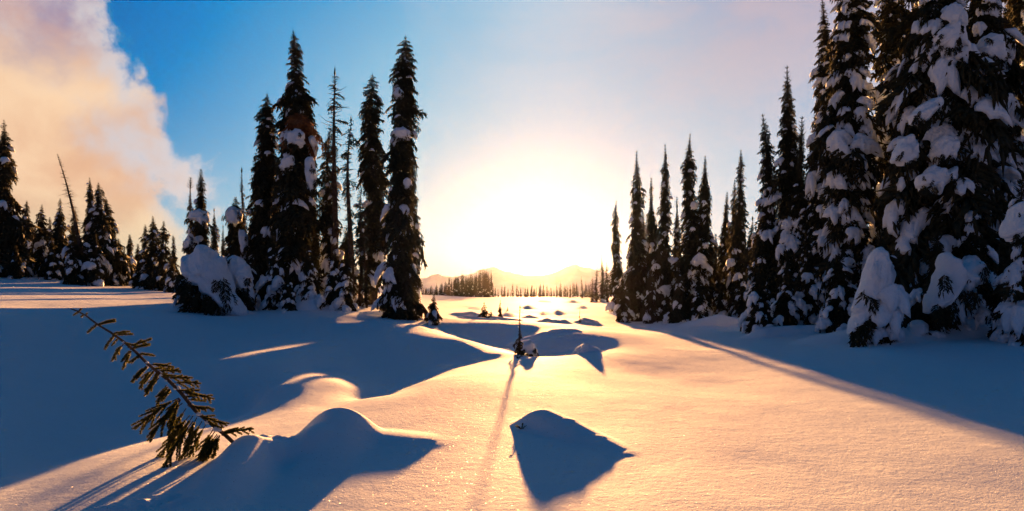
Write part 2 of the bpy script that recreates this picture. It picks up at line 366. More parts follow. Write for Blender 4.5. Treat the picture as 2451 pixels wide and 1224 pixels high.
def pad(seed, lod):
    """a cushion of snow lying on a bough (x 0..1), lobed at the rim, rounded on top and hanging over the tips"""
    rng = np.random.RandomState(seed); nr, ns = {3: (6, 26), 2: (4, 16), 1: (2, 9)}[lod]
    ph = rng.rand(6) * 6.28; V = [(0.5, 0, 1.0)]
    top, bot = [], []
    def R(t): return 1 + 0.16 * math.sin(2 * t + ph[0]) + 0.15 * math.sin(3 * t + ph[1]) + 0.13 * math.sin(5 * t + ph[2]) * (1 + math.cos(t)) + 0.10 * math.sin(8 * t + ph[3]) * (1 + math.cos(t))
    for i in range(1, nr + 1):
        for j in range(ns):
            t = j / ns * 6.2832; q = i / nr; r = R(t) * q if q > .4 else q
            x = 0.5 + 0.5 * r * math.cos(t); y = 0.36 * r * math.sin(t)
            h = (1 - q ** 2.6) ** 0.5 if q < 1 else 0.0
            h += (0.16 * math.sin(7 * x + ph[4]) * math.sin(8 * y + ph[5]) + .09 * math.sin(17 * x + ph[1] + 5 * y) + .07 * math.sin(23 * y + ph[0] - 9 * x)) * (1 - q * q)
            V.append((x, y, h))
    for j in range(ns):
        t = j / ns * 6.2832; r = R(t) * .72; V.append((0.5 + .5 * r * math.cos(t), .36 * r * math.sin(t), -0.35))
    V.append((0.5, 0, -0.3)); F = []
    for j in range(ns):
        F.append((0, 1 + j, 1 + (j + 1) % ns))
    for i in range(nr):
        for j in range(ns):
            a = 1 + i * ns + j; b = 1 + i * ns + (j + 1) % ns; F += [(a, a + ns, b + ns), (a, b + ns, b)]
    o = 1 + nr * ns; e = len(V) - 1
    for j in range(ns): F.append((o + j, e, o + (j + 1) % ns))
    return np.array(V, float), np.array(F, int)
PAD = {l: [pad(500 * l + i, l) for i in range(10)] for l in (1, 2, 3)}

def bendz(V, k):      # droop along x
    V = V.copy(); x = np.clip(V[:, 0], 0, 1.4); V[:, 2] += -k * x * x
    return V

def place(V, base, az_, pitch, roll, sx, sy, sz):
    V = V * np.array([sx, sy, sz]); cr, sr = math.cos(roll), math.sin(roll)
    V = np.stack([V[:, 0], V[:, 1] * cr - V[:, 2] * sr, V[:, 1] * sr + V[:, 2] * cr], 1)
    cp, sp_ = math.cos(pitch), math.sin(pitch)
    V = np.stack([V[:, 0] * cp - V[:, 2] * sp_, V[:, 1], V[:, 0] * sp_ + V[:, 2] * cp], 1)
    ca, sa = math.cos(az_), math.sin(az_)
    V = np.stack([V[:, 0] * ca - V[:, 1] * sa, V[:, 0] * sa + V[:, 1] * ca, V[:, 2]], 1)
    return V + np.asarray(base)

def tube(pts, rad, ns=7):
    pts = np.asarray(pts, float); n = len(pts); V = []; F = []
    for i in range(n):
        d = pts[min(i + 1, n - 1)] - pts[max(i - 1, 0)]; d /= np.linalg.norm(d) + 1e-9
        up = np.array([0, 1.0, 0]) if abs(d[1]) < .8 else np.array([1.0, 0, 0])
        a = np.cross(d, up); a /= np.linalg.norm(a); b = np.cross(d, a)
        for k in range(ns):
            q = k / ns * 6.2832; V.append(pts[i] + (a * math.cos(q) + b * math.sin(q)) * rad[i])
    for i in range(n - 1):
        for k in range(ns):
            a = i * ns + k; b = i * ns + (k + 1) % ns; F += [(a, a + ns, b + ns), (a, b + ns, b)]
    V.append(pts[-1]); e = len(V) - 1; o = (n - 1) * ns
    for k in range(ns): F.append((o + k, e, o + (k + 1) % ns))
    V.append(pts[0]); e += 1
    for k in range(ns): F.append((e, k, (k + 1) % ns))
    return np.array(V), np.array(F)

def tree_meshes(seed, h, R, lod=2, taper=0.75, top=0.0, dens=1.0, snow=1.0, bare=0.0, lean=0.0, spike=0.06, low=0.0, big=1.0, rust=0.0, shape=None, rag=0.22):
    """h height, R crown radius low down, taper: share of the height over which the crown narrows,
       bare: share of boughs missing in the upper part, snow: amount of snow cushions, lean: sideways bend of the top (m)"""
    rng = np.random.RandomState(seed)
    wob = rng.uniform(-1, 1, 4) * 0.014 * h; lean = lean + rng.uniform(-.022, .022) * h
    def axis(z):
        t = z / h; return np.array([wob[0] * math.sin(3.1 * t) + wob[1] * math.sin(6 * t) + lean * t ** 1.6, wob[2] * math.sin(3.5 * t), z])
    r0 = 0.016 * h + 0.03 * min(1, h / 6)
    zs = np.linspace(-0.5, h, 14); tp = [axis(max(z, 0)) * [1, 1, 0] + [0, 0, z] for z in zs]
    tr = [max(0.008, r0 * (1 - max(0, z) / h) ** 0.85) for z in zs]
    trunk = [tube(tp, tr, 8 if lod > 1 else 5)]
    crown, snows, sun_reds = [], [], []
    z = low; nf = rng.rand(8) * 6.28; crown_a = rng.rand(3) * 6.28
    step = (0.055 if lod == 3 else 0.075 if lod == 2 else 0.16) * (R ** 0.5) / dens
    while z < h * 0.985:
        t = z / h
        pr = min(1.0, ((1 - t) / taper)) ** 0.8
        pr *= 0.82 + 0.22 * math.sin(9 * t + nf[0]) * math.sin(5 * t + nf[1]) + 0.12 * math.sin(23 * t + nf[2])
        if low == 0 and t < .08: pr *= 0.8 + 2.5 * t
        if shape is not None:
            pr = float(np.interp(t, shape[0], shape[1])) * (1 + 0.10 * math.sin(23 * t + nf[2]) + .08 * math.sin(47 * t + nf[1]))
        rad = max(min(spike, .15 * R) * (1 - t) ** .3 * 1.4, R * pr)
        n = 5 if t < .93 else 3
        ph = rng.rand() * 6.28
        for k in range(n):
            a = ph + k * 6.2832 / n + rng.uniform(-.5, .5)
            clump = 1 + 0.22 * math.sin(2 * a + nf[3] + 7 * t) + 0.18 * math.sin(3 * a + nf[4] - 15 * t) + 0.10 * math.sin(5 * a + 31 * t + nf[5])
            L = rad * clump * (rng.uniform(.6, 1.2) if rng.rand() > rag else rng.uniform(.5, 1.5))
            if rng.rand() < (bare if shape is not None and bare < 1 else bare * min(1, max(0, (t - .12) * 2.2))): 
                if rng.rand() < (.35 if bare < .8 else .5):   # a dead bare twig
                    b0 = axis(z); e = b0 + np.array([math.cos(a), math.sin(a), rng.uniform(-.5, .35)]) * L * rng.uniform(.6, 1.1)
                    m_ = (b0 + e) / 2 + np.array([0, 0, rng.uniform(-.1, .12) * L]); trunk.append(tube([b0, m_, e + [0, 0, rng.uniform(-.05, .15) * L]], [.018 + .01 * L, .012, .005], 4))
                continue
            pitch = math.radians(rng.uniform(-38, -12)) + math.radians(34) * max(0, (t - .6) / .4) - math.radians(10) * (t < .3)
            dr = rng.uniform(.05, .35); base = axis(z)
            V, F = BOUGH[lod][rng.randint(8)]
            wide = rng.uniform(.8, 1.2) * (1.25 if L < .5 else 1.0)
            Vb = place(bendz(V, dr), base, a, pitch, rng.uniform(-.35, .35), L, L * wide, L * 1.15)
            is_sun_red = rust and abs(t - rust) < 0.04 and math.cos(a + 0.6) > -.3  # boughs given the red colour that imitates sunlit foliage
            (sun_reds if is_sun_red else crown).append((Vb, F))
            if rng.rand() < snow * (0.17 + .05 * (R > .9)) * (1 - .5 * t) and L > .16:
                bigp = rng.rand() < .22 * big
                s_ = L * (rng.uniform(.75, 1.15) if bigp else rng.uniform(.35, .75)) * (1.1 if t < .5 else .9)
                V, F = PAD[lod][rng.randint(10)]
                off = rng.uniform(.25, .7) * L if s_ > .5 * L else rng.uniform(.45, .8) * L
                cosd = math.cos(pitch) ; b2 = base + np.array([math.cos(a) * off * cosd, math.sin(a) * off * cosd, off * math.sin(pitch) - dr * L * (off / L) ** 2 + 0.05 * L])
                s_ = min(s_, rng.uniform(.40, .80))
                th = s_ * (rng.uniform(.28, .42) if bigp else rng.uniform(.16, .30))
                W = V.copy(); W[:, 0] *= s_; W[:, 1] *= s_ * rng.uniform(.9, 1.5); W[:, 2] *= th
                q = np.clip(W[:, 0] / s_, 0, 1.3); W[:, 2] -= (rng.uniform(.25, .7)) * s_ * q * q + 0.5 * W[:, 1] ** 2 / s_
                snows.append((place(W, b2, a + rng.uniform(-.3, .3), pitch * .9, rng.uniform(-.25, .25), 1, 1, 1), F))
        z += step * (0.55 + 0.75 * pr) * rng.uniform(.7, 1.3)
    # leading shoot
    if R < .5: b0 = axis(h * .96); crown.append(spindle(b0, b0 + np.array([0, 0, h * .05 + .03]), .12 * R, rng))
    for q in range(0 if R < .5 else 5 if lod > 1 else 2):
        zz = h * (0.985 - .02 * q); ph = rng.rand() * 6
        for k in range(4):
            a = ph + k * 1.57; b0 = axis(zz); g_ = min(.09, .25 * R); crown.append(spindle(b0, b0 + np.array([math.cos(a) * g_, math.sin(a) * g_, g_]) * (1 + .3 * q), .18 * g_, rng))
    out = {'trunk': (pack(trunk), M_BARK)}
    if crown: out['crown'] = (pack(crown), M_NEEDLE)
    if sun_reds: out['sunlit_red_bough'] = (pack(sun_reds), M_SUNLIT_RED)
    if snows: out['snow_load'] = (pack(snows), M_CAP)
    return out

def grow(name, label, cat, u, vtop, dist, group=None, halfw=30, twins=(), **kw):
    """place a tree so that its tip stands at column u, row vtop at the given distance, rooted on the ground"""
    x = (u - kw.pop('foot', 0) - CX) / FPX * dist
    zb = ground_z(x, dist); ztop = EYE - (vtop - HZ) / FPX * dist
    R = halfw / FPX * dist
    sh = kw.pop('rows', None)
    if sh:                          # crown half widths read at picture rows, top first
        vb = HZ - (zb - EYE) / dist * FPX; R = .78 * max(w for _, w in sh) / FPX * dist
        tt = [(vb - v) / (vb - vtop) for v, _ in sh][::-1]; kw['shape'] = (tt, [w / max(q for _, q in sh) for _, w in sh][::-1])
    e = empty(name, (x, dist, zb)); tag(e, label, cat, group)
    acc = tree_meshes(kw.pop('seed', int(u * 7 + dist)), ztop - zb, R, **kw)
    for p, ((V, F), m) in acc.items():
        o = link(p, mesh(p, V, F, m), e)
        if p == 'snow_load': o['kind'] = 'stuff'
    return e


def outline_solid(pts, dist, depth, seed=0, lump=0.05):
    """a rounded solid of snow: its silhouette follows a picture outline, its thickness is real"""
    P = np.array([((u - CX) / FPX * dist, EYE - (v - HZ) / FPX * dist) for u, v in pts]); n = len(P); Q = []
    for i in range(n):
        p0, p1, p2, p3 = P[i - 1], P[i], P[(i + 1) % n], P[(i + 2) % n]
        for t in np.arange(0, 1, .2):
            Q.append(.5 * (2 * p1 + (p2 - p0) * t + (2 * p0 - 5 * p1 + 4 * p2 - p3) * t * t + (3 * p1 - p0 - 3 * p2 + p3) * t ** 3))
    Q = np.array(Q); c = Q.mean(0); m = len(Q); V = []; L = 17; rng = np.random.RandomState(seed); ph = rng.rand(9) * 6.28
    for i, q in enumerate(Q):        # lobes and drips, strongest along the lower rim
        w_ = 1.0 if q[1] < c[1] else 0.35; a = math.atan2(q[1] - c[1], q[0] - c[0])
        q += (q - c) * w_ * (.10 * math.sin(7 * a + ph[3]) + .09 * math.sin(13 * a + ph[4]) + .04 * math.sin(23 * a + ph[5]))
    for k in range(L):
        f = math.pi * (k / (L - 1) - .5) * .985; s = math.cos(f) ** .75
        for q in Q:
            p = c + (q - c) * s; y = depth * math.sin(f)
            w = 1.6 * lump * depth * (math.sin(p[0] * 5 + ph[0] + y * 4) + math.sin(p[1] * 6 + ph[1] - y * 5) + .6 * math.sin(p[0] * 13 + p[1] * 9 + ph[2]))
            w += .022 * (math.sin(p[0] * 19 + ph[5] + y * 11) + math.sin(p[1] * 23 + ph[6] - p[0] * 8) + math.sin(p[1] * 13 + y * 17 + ph[7])); V.append((p[0], dist + y + w * math.sin(f), p[1] + .6 * w))
    F = []
    for k in range(L - 1):
        for j in range(m):
            a = k * m + j; b = k * m + (j + 1) % m; F += [(a, b, b + m), (a, b + m, a + m)]
    V += [(c[0], dist - depth, c[1]), (c[0], dist + depth, c[1])]
    for j in range(m): F += [(len(V) - 2, (j + 1) % m, j), (len(V) - 1, (L - 1) * m + j, (L - 1) * m + (j + 1) % m)]
    return np.array(V), np.array(F)

def snow_part(tree, pts, dist, depth, seed=0, name='snow_cap', fringe=1.0):
    """a big cushion of snow on a tree, with the bough tips that poke out from under and through it"""
    V, F = outline_solid(pts, dist, depth, seed); loc = np.array(tree.location)
    o = link(name, mesh(name, V - loc, F, M_CAP), tree)
    rng = np.random.RandomState(seed + 60); P = np.array([((u - CX) / FPX * dist, EYE - (v - HZ) / FPX * dist) for u, v in pts]); c = P.mean(0); size = np.ptp(P, axis=0).mean(); B = []
    for i in range(int(34 * fringe)):
        k = rng.randint(len(P)); t = rng.rand(); q = P[k] * t + P[(k + 1) % len(P)] * (1 - t)
        if q[1] > c[1] + .15 * size and rng.rand() < .8: continue
        q = c + (q - c) * rng.uniform(.62, 1.0); L = size * rng.uniform(.16, .34); L = min(max(L, .12), .5)
        Vb, Fb = BOUGH[3][rng.randint(8)]
        a = math.atan2(-rng.uniform(.2, 1.0), (q[0] - c[0]) / size * 2 + rng.uniform(-.5, .5))
        B.append((place(bendz(Vb, .3), (q[0], dist - depth * rng.uniform(.25, .75), q[1]), a, math.radians(rng.uniform(-60, -15)), rng.uniform(-.5, .5), L, L, L * 1.2), Fb))
    if B:
        V, F = pack(B); link('bough', mesh('bough', V - loc, F, M_NEEDLE), tree)
    return o
# ------------------------------------------------------------------ trees
GL = 'firs along the left edge of the clearing'
GC = 'firs of the tall clump left of the sun'
GR = 'firs in a row right of the sun'
GG = 'giant snowy firs on the right'
F_ = 'fir_tree'
# far left
grow(F_, 'broad dark fir cut by the left edge of the picture, tallest of the left row', 'fir tree', 12, 285, 52, GL, 81, lod=2, snow=1.0, taper=.95)
grow(F_, 'short fir tucked against the right flank of the broad left-edge fir', 'fir tree', 66, 480, 60, GL, 34, lod=2, snow=.7, taper=.8)
grow(F_, 'bushy low fir with wide skirt, first of the short ones from the left', 'fir tree', 101, 490, 55, GL, 42, lod=2, taper=.9)
grow(F_, 'pointed fir just left of the leaning half-dead snag', 'fir tree', 142, 475, 54, GL, 39, lod=2, taper=.95)
grow('leaning_snag', 'half dead fir with bare twisted top leaning far to the left', 'dead tree', 142, 368, 50, GL, 47, lod=2, taper=.9, bare=1.9, foot=-62, lean=-1.9, snow=1.4, dens=.8)
grow(F_, 'narrow steeple fir right behind the leaning snag', 'fir tree', 211, 425, 55, GL, 29, lod=2, taper=.7)
grow(F_, 'slim fir with blunt thick top beside the narrow steeple fir', 'fir tree', 238, 437, 51, GL, 31, lod=2, taper=.45, snow=1.3)
grow(F_, 'ragged round-shouldered fir leaning on the slim blunt-topped one', 'fir tree', 262, 472, 52, GL, 39, lod=2, taper=.6, lean=-.2)
grow(F_, 'small fir half hidden at the foot of the ragged fir', 'fir tree', 286, 572, 53, GL, 23, lod=2)
grow(F_, 'small lone conical fir in the dip of the left row', 'fir tree', 310, 562, 54, GL, 31, lod=2, taper=1.0)
grow(F_, 'thick fir with double shoulders left of the open gap', 'fir tree', 365, 518, 50, GL, 39, lod=2, taper=.8)
grow(F_, 'thin side fir pressed to the left of the thick double-shouldered fir', 'fir tree', 347, 538, 51, GL, 23, lod=2)
grow(F_, 'loose-branched fir right of the thick double-shouldered fir', 'fir tree', 392, 530, 49, GL, 31, lod=2, bare=.4, taper=.7)
grow(F_, 'lowest little fir at the right end of the left row', 'fir tree', 415, 565, 48, GL, 20, lod=2, taper=.8)
# clump left of the sun
grow(F_, 'pointed fir rising behind the snow-buried bush', 'fir tree', 478, 405, 30.8, GC, 42, lod=2, taper=.95, snow=.9, spike=.05, rows=[(405,2),(440,9),(500,20),(560,32),(620,42),(740,46)])
grow(F_, 'sparse needle-thin fir left of the pointed one behind the buried bush', 'fir tree', 459, 424, 31.9, GC, 30, lod=2, taper=1.0, bare=.5)
grow(F_, 'little dark fir seen in the gap right of the buried bush', 'fir tree', 514, 500, 44.0, GC, 17, lod=2, taper=.7)
grow(F_, 'very small fir low in the gap beside the little dark fir', 'fir tree', 536, 540, 46.2, GC, 13, lod=2)
grow(F_, 'stout fir with a round ball of snow near its top', 'fir tree', 560, 472, 30.8, GC, 34, lod=2, taper=.6, snow=1.2, rows=[(472,6),(520,22),(600,34),(720,40)])
grow(F_, 'scraggy thin-topped fir behind the one with a snow ball', 'fir tree', 583, 404, 34.1, GC, 22, lod=2, taper=.8, bare=.7)
grow(F_, 'sparse airy fir with spaced branches left of the dense spire', 'fir tree', 610, 365, 33.0, GC, 34, lod=2, taper=.95, bare=.45, dens=.8, rows=[(365,3),(420,13),(500,24),(600,38),(735,48)])
grow(F_, 'dense evenly tapered spire fir left of the tallest tree', 'fir tree', 638, 222, 30.8, GC, 52, lod=3, taper=.95, snow=0.45, spike=.06, rows=[(222,3),(260,14),(330,27),(400,36),(480,44),(600,50),(735,48)], rag=0.25)
grow(F_, 'tallest fir of the clump with bough coloured reddish as sunlit and big snow pads', 'fir tree', 715, 70, 29.2, GC, 56, lod=3, taper=.55, snow=0.7, rust=.66, lean=-.15, big=1.6, dens=1.0, rows=[(70,4),(95,11),(150,15),(200,26),(240,38),(290,50),(350,50),(430,62),(560,66),(700,64),(735,50)], rag=0.35)
grow(F_, 'slim twin stem growing against the left side of the tallest fir', 'fir tree', 690, 215, 30.3, GC, 30, lod=2, taper=.7, snow=1)
grow('dead_snag', 'tall nearly bare snag with crooked stub branches', 'dead tree', 800, 165, 29.7, GC, 26, lod=2, taper=.5, bare=0.93, snow=.8, spike=.12, lean=-.15, rows=[(165,14),(230,26),(300,34),(400,26),(500,22),(600,24),(735,30)])
grow(F_, 'dark fir leafy low down standing just left of the tall bare snag', 'fir tree', 784, 305, 30.4, GC, 34, lod=2, taper=.6, bare=.35, rows=[(305,4),(340,15),(420,22),(520,34),(620,42),(740,44)])
grow('dead_snag', 'thin straight bare pole right of the tall snag', 'dead tree', 838, 280, 29.2, GC, 20, lod=2, taper=.4, bare=0.88, snow=.7, spike=.1, rows=[(280,8),(330,18),(420,22),(560,18),(740,20)])
grow('dead_snag', 'short wispy bare stem right of the thin straight pole', 'dead tree', 860, 450, 29.7, GC, 16, lod=2, taper=.5, bare=0.8, snow=.6, rows=[(450,6),(520,20),(620,20),(740,24)])
grow('dead_snag', 'shortest wispy bare stem beside the droopy twin-peak firs', 'dead tree', 876, 505, 29.2, GC, 15, lod=2, taper=.5, bare=0.8, snow=.6, rows=[(505,6),(560,18),(640,20),(740,24)])
grow(F_, 'ragged column fir left of the clump end tree', 'fir tree', 893, 175, 31.5, GC, 42, lod=3, taper=.6, snow=0.5, bare=.25, rows=[(175,3),(200,13),(260,22),(330,32),(420,36),(560,42),(700,44),(745,36)], rag=0.4, low=1.5)
grow(F_, 'tall shaggy column fir closing the clump on the sun side', 'fir tree', 957, 85, 25.5, GC, 50, lod=3, taper=.42, snow=0.85, big=1.2, bare=.12, rows=[(85,5),(110,16),(170,24),(220,34),(300,33),(380,42),(500,46),(600,50),(700,56),(760,48)], rag=0.4, low=0.5)
grow(F_, 'slender fir behind and right of the shaggy column fir', 'fir tree', 984, 290, 28.9, GC, 26, lod=2, taper=.6, snow=.8, low=0.8)
for i, (u, v, d, hw, lb) in enumerate((
    (655, 560, 24.6, 34, 'low snowy fir at the foot of the dense spire'),
    (590, 600, 24.3, 30, 'bent little fir plastered white behind the buried bush'),
    (800, 590, 24.6, 30, 'low snowy fir at the foot of the tall bare snag'),
    (832, 600, 24.5, 30, 'low rounded snowy fir left of the ragged column fir'),
    (735, 590, 24.8, 34, 'low snowy fir at the foot of the tallest fir'),
    (690, 655, 24.2, 22, 'very small snowy fir sunk in the drift below the tallest fir'),
    (972, 620, 24.4, 34, 'low wide snowy fir at the sun-side end of the clump'))):
    grow('young_fir', lb, 'fir tree', u, v, d * 1.1, GC, hw, lod=2, taper=.7, snow=2.0, big=1.8)
grow('young_fir', 'small dark shrubby fir standing alone right of the clump', 'fir tree', 1037, 706, 24.5, None, 20, lod=2, taper=.6, snow=1.6)
for u, v, d, hw, lb in ((618, 520, 33.5, 40, 'dark fir in the second line of the clump, behind the sparse airy fir'),
                        (668, 480, 33, 40, 'dark fir in the second line of the clump, between the spire and the tallest fir'), (752, 500, 32.5, 40, 'dark fir in the second line of the clump, right behind the tallest fir'),
                        (826, 545, 32, 38, 'dark fir in the second line of the clump, behind the bare stems')):
    grow(F_, lb, 'fir tree', u, v, d, GC, hw, lod=2, taper=.7, snow=.8, rag=.2)
# row right of the sun
grow(F_, 'short pale fir nearest to the sun in the right row', 'fir tree', 1475, 480, 50.4, GR, 24, lod=2, taper=.85, snow=.8)
grow(F_, 'smooth conical fir second from the sun', 'fir tree', 1523, 360, 39.6, GR, 36, lod=2, taper=.7, snow=.9)
grow(F_, 'side fir fused to the left of the spiky twin-topped fir', 'fir tree', 1562, 425, 40.2, GR, 26, lod=2, taper=.6, snow=.6)
grow(F_, 'spiky thin-tipped fir third from the sun', 'fir tree', 1588, 345, 39.0, GR, 34, lod=2, taper=.7, snow=.9)
grow(F_, 'dense tall fir fourth from the sun', 'fir tree', 1655, 318, 37.8, GR, 46, lod=2, taper=.75, snow=1.0)
grow(F_, 'stout companion fir right of the dense fourth fir', 'fir tree', 1688, 372, 37.2, GR, 36, lod=2, taper=.7, snow=1.2)
grow(F_, 'small fir left of the thin fir with the long bare tip', 'fir tree', 1735, 460, 39.6, GR, 28, lod=2, taper=.85, snow=.6)
grow(F_, 'thin fir with the long bare tip before the dark wood', 'fir tree', 1779, 358, 36.0, GR, 40, lod=2, taper=.85, snow=.9)
grow(F_, 'lesser fir wedged left of the long-tipped thin fir', 'fir tree', 1757, 430, 37.2, GR, 26, lod=2, taper=.8, snow=.8)
grow(F_, 'little dark fir filling the gap before the dark wood', 'fir tree', 1800, 520, 33.6, GR, 24, lod=2)
grow(F_, 'bristly fir with a crooked tip, first of the dark wood', 'fir tree', 1832, 272, 24.5, GG, 54, lod=3, taper=.8, snow=1.0)
grow(F_, 'tall fir with bristly double tip in front of the pink sky', 'fir tree', 1882, 155, 24, GG, 50, lod=3, taper=.8, snow=.9)
grow(F_, 'short fir squeezed right of the double-tipped fir', 'fir tree', 1916, 278, 23.5, GG, 36, lod=3, taper=.7)
for u, v, d, hw, lb in ((1490, 655, 38, 26, 'low fir between the feet of the pale fir and the smooth conical fir'), (1556, 640, 37, 28, 'low snowy fir at the feet of the second and third firs of the right row'),
                        (1622, 630, 36, 28, 'low snowy fir left of the dense fourth fir'), (1672, 650, 35.5, 28, 'low snowy fir between the dense fourth fir and its companion'),
                        (1722, 640, 37, 28, 'low dark fir right of the stout companion fir')):
    grow('young_fir', lb, 'fir tree', u, v, d, GR, hw, lod=2, taper=.9, snow=1.2)
for u, v, d, hw, lb in ((38, 590, 51, 34, 'low fir at the foot of the broad left-edge fir'), (122, 570, 52, 28, 'low fir between the bushy low fir and the pointed one'),
                        (172, 560, 49, 34, 'low snowy fir left of the leaning snag stem'), (228, 560, 49.5, 34, 'low snowy fir in front of the narrow steeple fir'),
                        (335, 610, 50, 26, 'low fir left of the thick double-shouldered fir'), (410, 620, 47, 24, 'low snowy fir at the right end of the left row')):
    grow('young_fir', lb, 'fir tree', u, v, d, GL, hw, lod=2, taper=.9, snow=1.2)
for u, v, d, hw, lb in ((84, 540, 57, 26, 'fir in the gap right of the broad left-edge fir, behind the bushy low fir'), (120, 520, 58, 26, 'fir standing back between the bushy low fir and the pointed fir'),
                        (176, 500, 58, 30, 'dark fir standing back behind the leaning snag stem'), (296, 600, 57, 24, 'dark fir standing back left of the small lone conical fir'), (330, 585, 57, 24, 'dark fir standing back right of the small lone conical fir')):
    grow(F_, lb, 'fir tree', u, v, d, GL, hw, lod=2, taper=.9, snow=.6)
for u, v, d, hw, lb in ((1540, 500, 43, 26, 'dark fir standing back between the second and third firs of the right row'), (1618, 470, 42, 26, 'dark fir standing back left of the dense fourth fir'),
                        (1712, 560, 42, 24, 'dark fir standing back right of the stout companion fir'), (1748, 540, 38, 26, 'dark fir standing back beside the long-tipped thin fir')):
    grow(F_, lb, 'fir tree', u, v, d, GR, hw, lod=2, taper=.9, snow=.6)
# the giants
grow(F_, 'outermost giant fir whose tip nearly reaches the top edge', 'fir tree', 1966, -12, 23, GG, 74, lod=3, taper=.85, snow=1.76)
grow(F_, 'giant fir second from the pink sky', 'fir tree', 2042, -210, 21, GG, 105, lod=3, taper=.85, snow=1.92, big=1.5, dens=.9)
grow(F_, 'giant fir third from the pink sky', 'fir tree', 2130, -150, 22.5, GG, 95, lod=2, taper=.8, snow=1.60)
grow(F_, 'nearest giant fir with the largest snow pads', 'fir tree', 2225, -420, 18.5, GG, 150, lod=3, taper=.8, snow=2.40, big=2.2, dens=.8)
grow(F_, 'giant fir close right of the nearest giant', 'fir tree', 2345, -350, 19.5, GG, 125, lod=3, taper=.8, snow=2.08, big=1.8, dens=.8)
grow(F_, 'giant fir cut by the right edge of the picture', 'fir tree', 2460, -300, 20.5, GG, 110, lod=3, taper=.85, snow=1.92, big=1.5, dens=.8)
grow(F_, 'dark fir in the second line seen between the giants', 'fir tree', 2290, -100, 26, GG, 90, lod=2, taper=.9, snow=0.80)
grow(F_, 'dark fir in the second line near the right edge', 'fir tree', 2420, -40, 27, GG, 80, lod=2, taper=.9, snow=.5)
for i, (u, v, d, hw, lb) in enumerate((
    (2105, 560, 16.3, 62, 'pointed young fir almost wholly cloaked in one snow sheet'),
    (2010, 610, 19.5, 60, 'low fir at the feet of the second giant'),
    (2235, 560, 16.8, 80, 'squat snow-laden fir under the nearest giant'),
    (2330, 430, 17.2, 66, 'mid-height snowy fir in front of the right giants'),
    (2448, 430, 15.2, 70, 'snow-hung fir at the right edge reaching half the giants height'),
    (1930, 560, 21.5, 50, 'low fir below the outermost giant'),
    (1818, 640, 20.8, 36, 'small snowy fir at the front corner of the dark wood'),
    (1880, 600, 21.2, 40, 'young fir between the corner fir and the outermost giant'),
    (2160, 600, 18.5, 50, 'dark low fir behind the cloaked young fir'),
    (2395, 620, 16.0, 50, 'low snowy fir beside the right-edge fir'))):
    grow('young_fir', lb, 'fir tree', u, v, d, GG, hw, lod=3, taper=.8, snow=1.9, big=2.2, dens=.85)
# ------------------------------------------------------------------ the buried bush and heavy single snow caps
def find(label):
    return next(o for o in COL.objects if o.get('label') == label)

b = grow('snow_laden_bush', 'fir bush buried under one huge dome of snow left of the tall clump', 'bush', 480, 640, 25.5, GC, 66, lod=3,
         rows=[(640, 30), (660, 55), (700, 72), (745, 66)], snow=.8, seed=77)
snow_part(b, [(437,645),(442,615),(465,600),(482,590),(500,589),(518,604),(537,628),(550,668),(566,705),(590,742),(545,748),(522,722),(503,716),(490,696),(466,680),(448,668)], 25.0, 0.75, 1)
b2 = find('bent little fir plastered white behind the buried bush')
snow_part(b2, [(533,628),(548,611),(570,614),(590,632),(602,660),(606,695),(598,722),(588,700),(570,690),(556,668),(546,648)], 26.2, 0.45, 2)
t_ = find('pointed fir rising behind the snow-buried bush')
snow_part(t_, [(452,522),(457,508),(474,501),(492,505),(499,520),(495,545),(485,540),(476,528),(462,530)], 30.1, 0.35, 3)
snow_part(t_, [(440,590),(447,568),(460,560),(466,572),(456,592),(446,602)], 30.1, 0.2, 4)
t_ = find('stout fir with a round ball of snow near its top')
snow_part(t_, [(541,516),(547,500),(562,496),(576,504),(580,522),(570,536),(556,540),(545,532)], 30.2, 0.33, 5)
snow_part(t_, [(572,560),(582,550),(592,566),(592,590),(586,612),(577,600)], 30.0, 0.2, 6)
t_ = find('tallest fir of the clump with bough coloured reddish as sunlit and big snow pads')
snow_part(t_, [(686,338),(690,318),(706,308),(722,314),(729,330),(722,358),(712,352),(700,346),(692,352)], 28.4, 0.30, 7)
snow_part(t_, [(730,385),(742,376),(752,388),(757,420),(756,450),(748,468),(738,452),(732,430)], 28.3, 0.28, 8)
snow_part(t_, [(668,405),(676,386),(692,372),(704,378),(700,402),(684,412)], 28.3, 0.25, 9)
t_ = find('tall shaggy column fir closing the clump on the sun side')
snow_part(t_, [(938,325),(945,312),(965,307),(980,314),(983,330),(966,334),(950,335)], 24.9, 0.3, 10)
snow_part(t_, [(941,228),(946,218),(958,214),(966,222),(962,233),(948,236)], 25.0, 0.22, 11)
snow_part(t_, [(966,432),(974,426),(984,432),(986,446),(976,456),(967,448)], 24.9, 0.22, 12)
t_ = find('nearest giant fir with the largest snow pads')
for i, (pts, dd) in enumerate((
    ([(2238,95),(2248,72),(2275,57),(2290,62),(2288,90),(2275,118),(2265,132),(2255,118),(2240,112)], 17.5),
    ([(2176,282),(2195,262),(2230,240),(2252,236),(2250,256),(2225,280),(2200,302),(2185,292)], 17.4),
    ([(2192,440),(2204,415),(2236,398),(2262,410),(2284,405),(2286,430),(2262,440),(2244,462),(2228,448),(2204,456)], 17.3),
    ([(2230,372),(2236,340),(2260,328),(2284,336),(2286,362),(2272,388),(2256,380),(2244,392)], 17.5),
    ([(2138,385),(2150,345),(2172,325),(2190,345),(2194,378),(2178,392),(2160,396)], 17.6))):
    snow_part(t_, pts, dd, 0.35, 20 + i)
t_ = find('giant fir close right of the nearest giant')
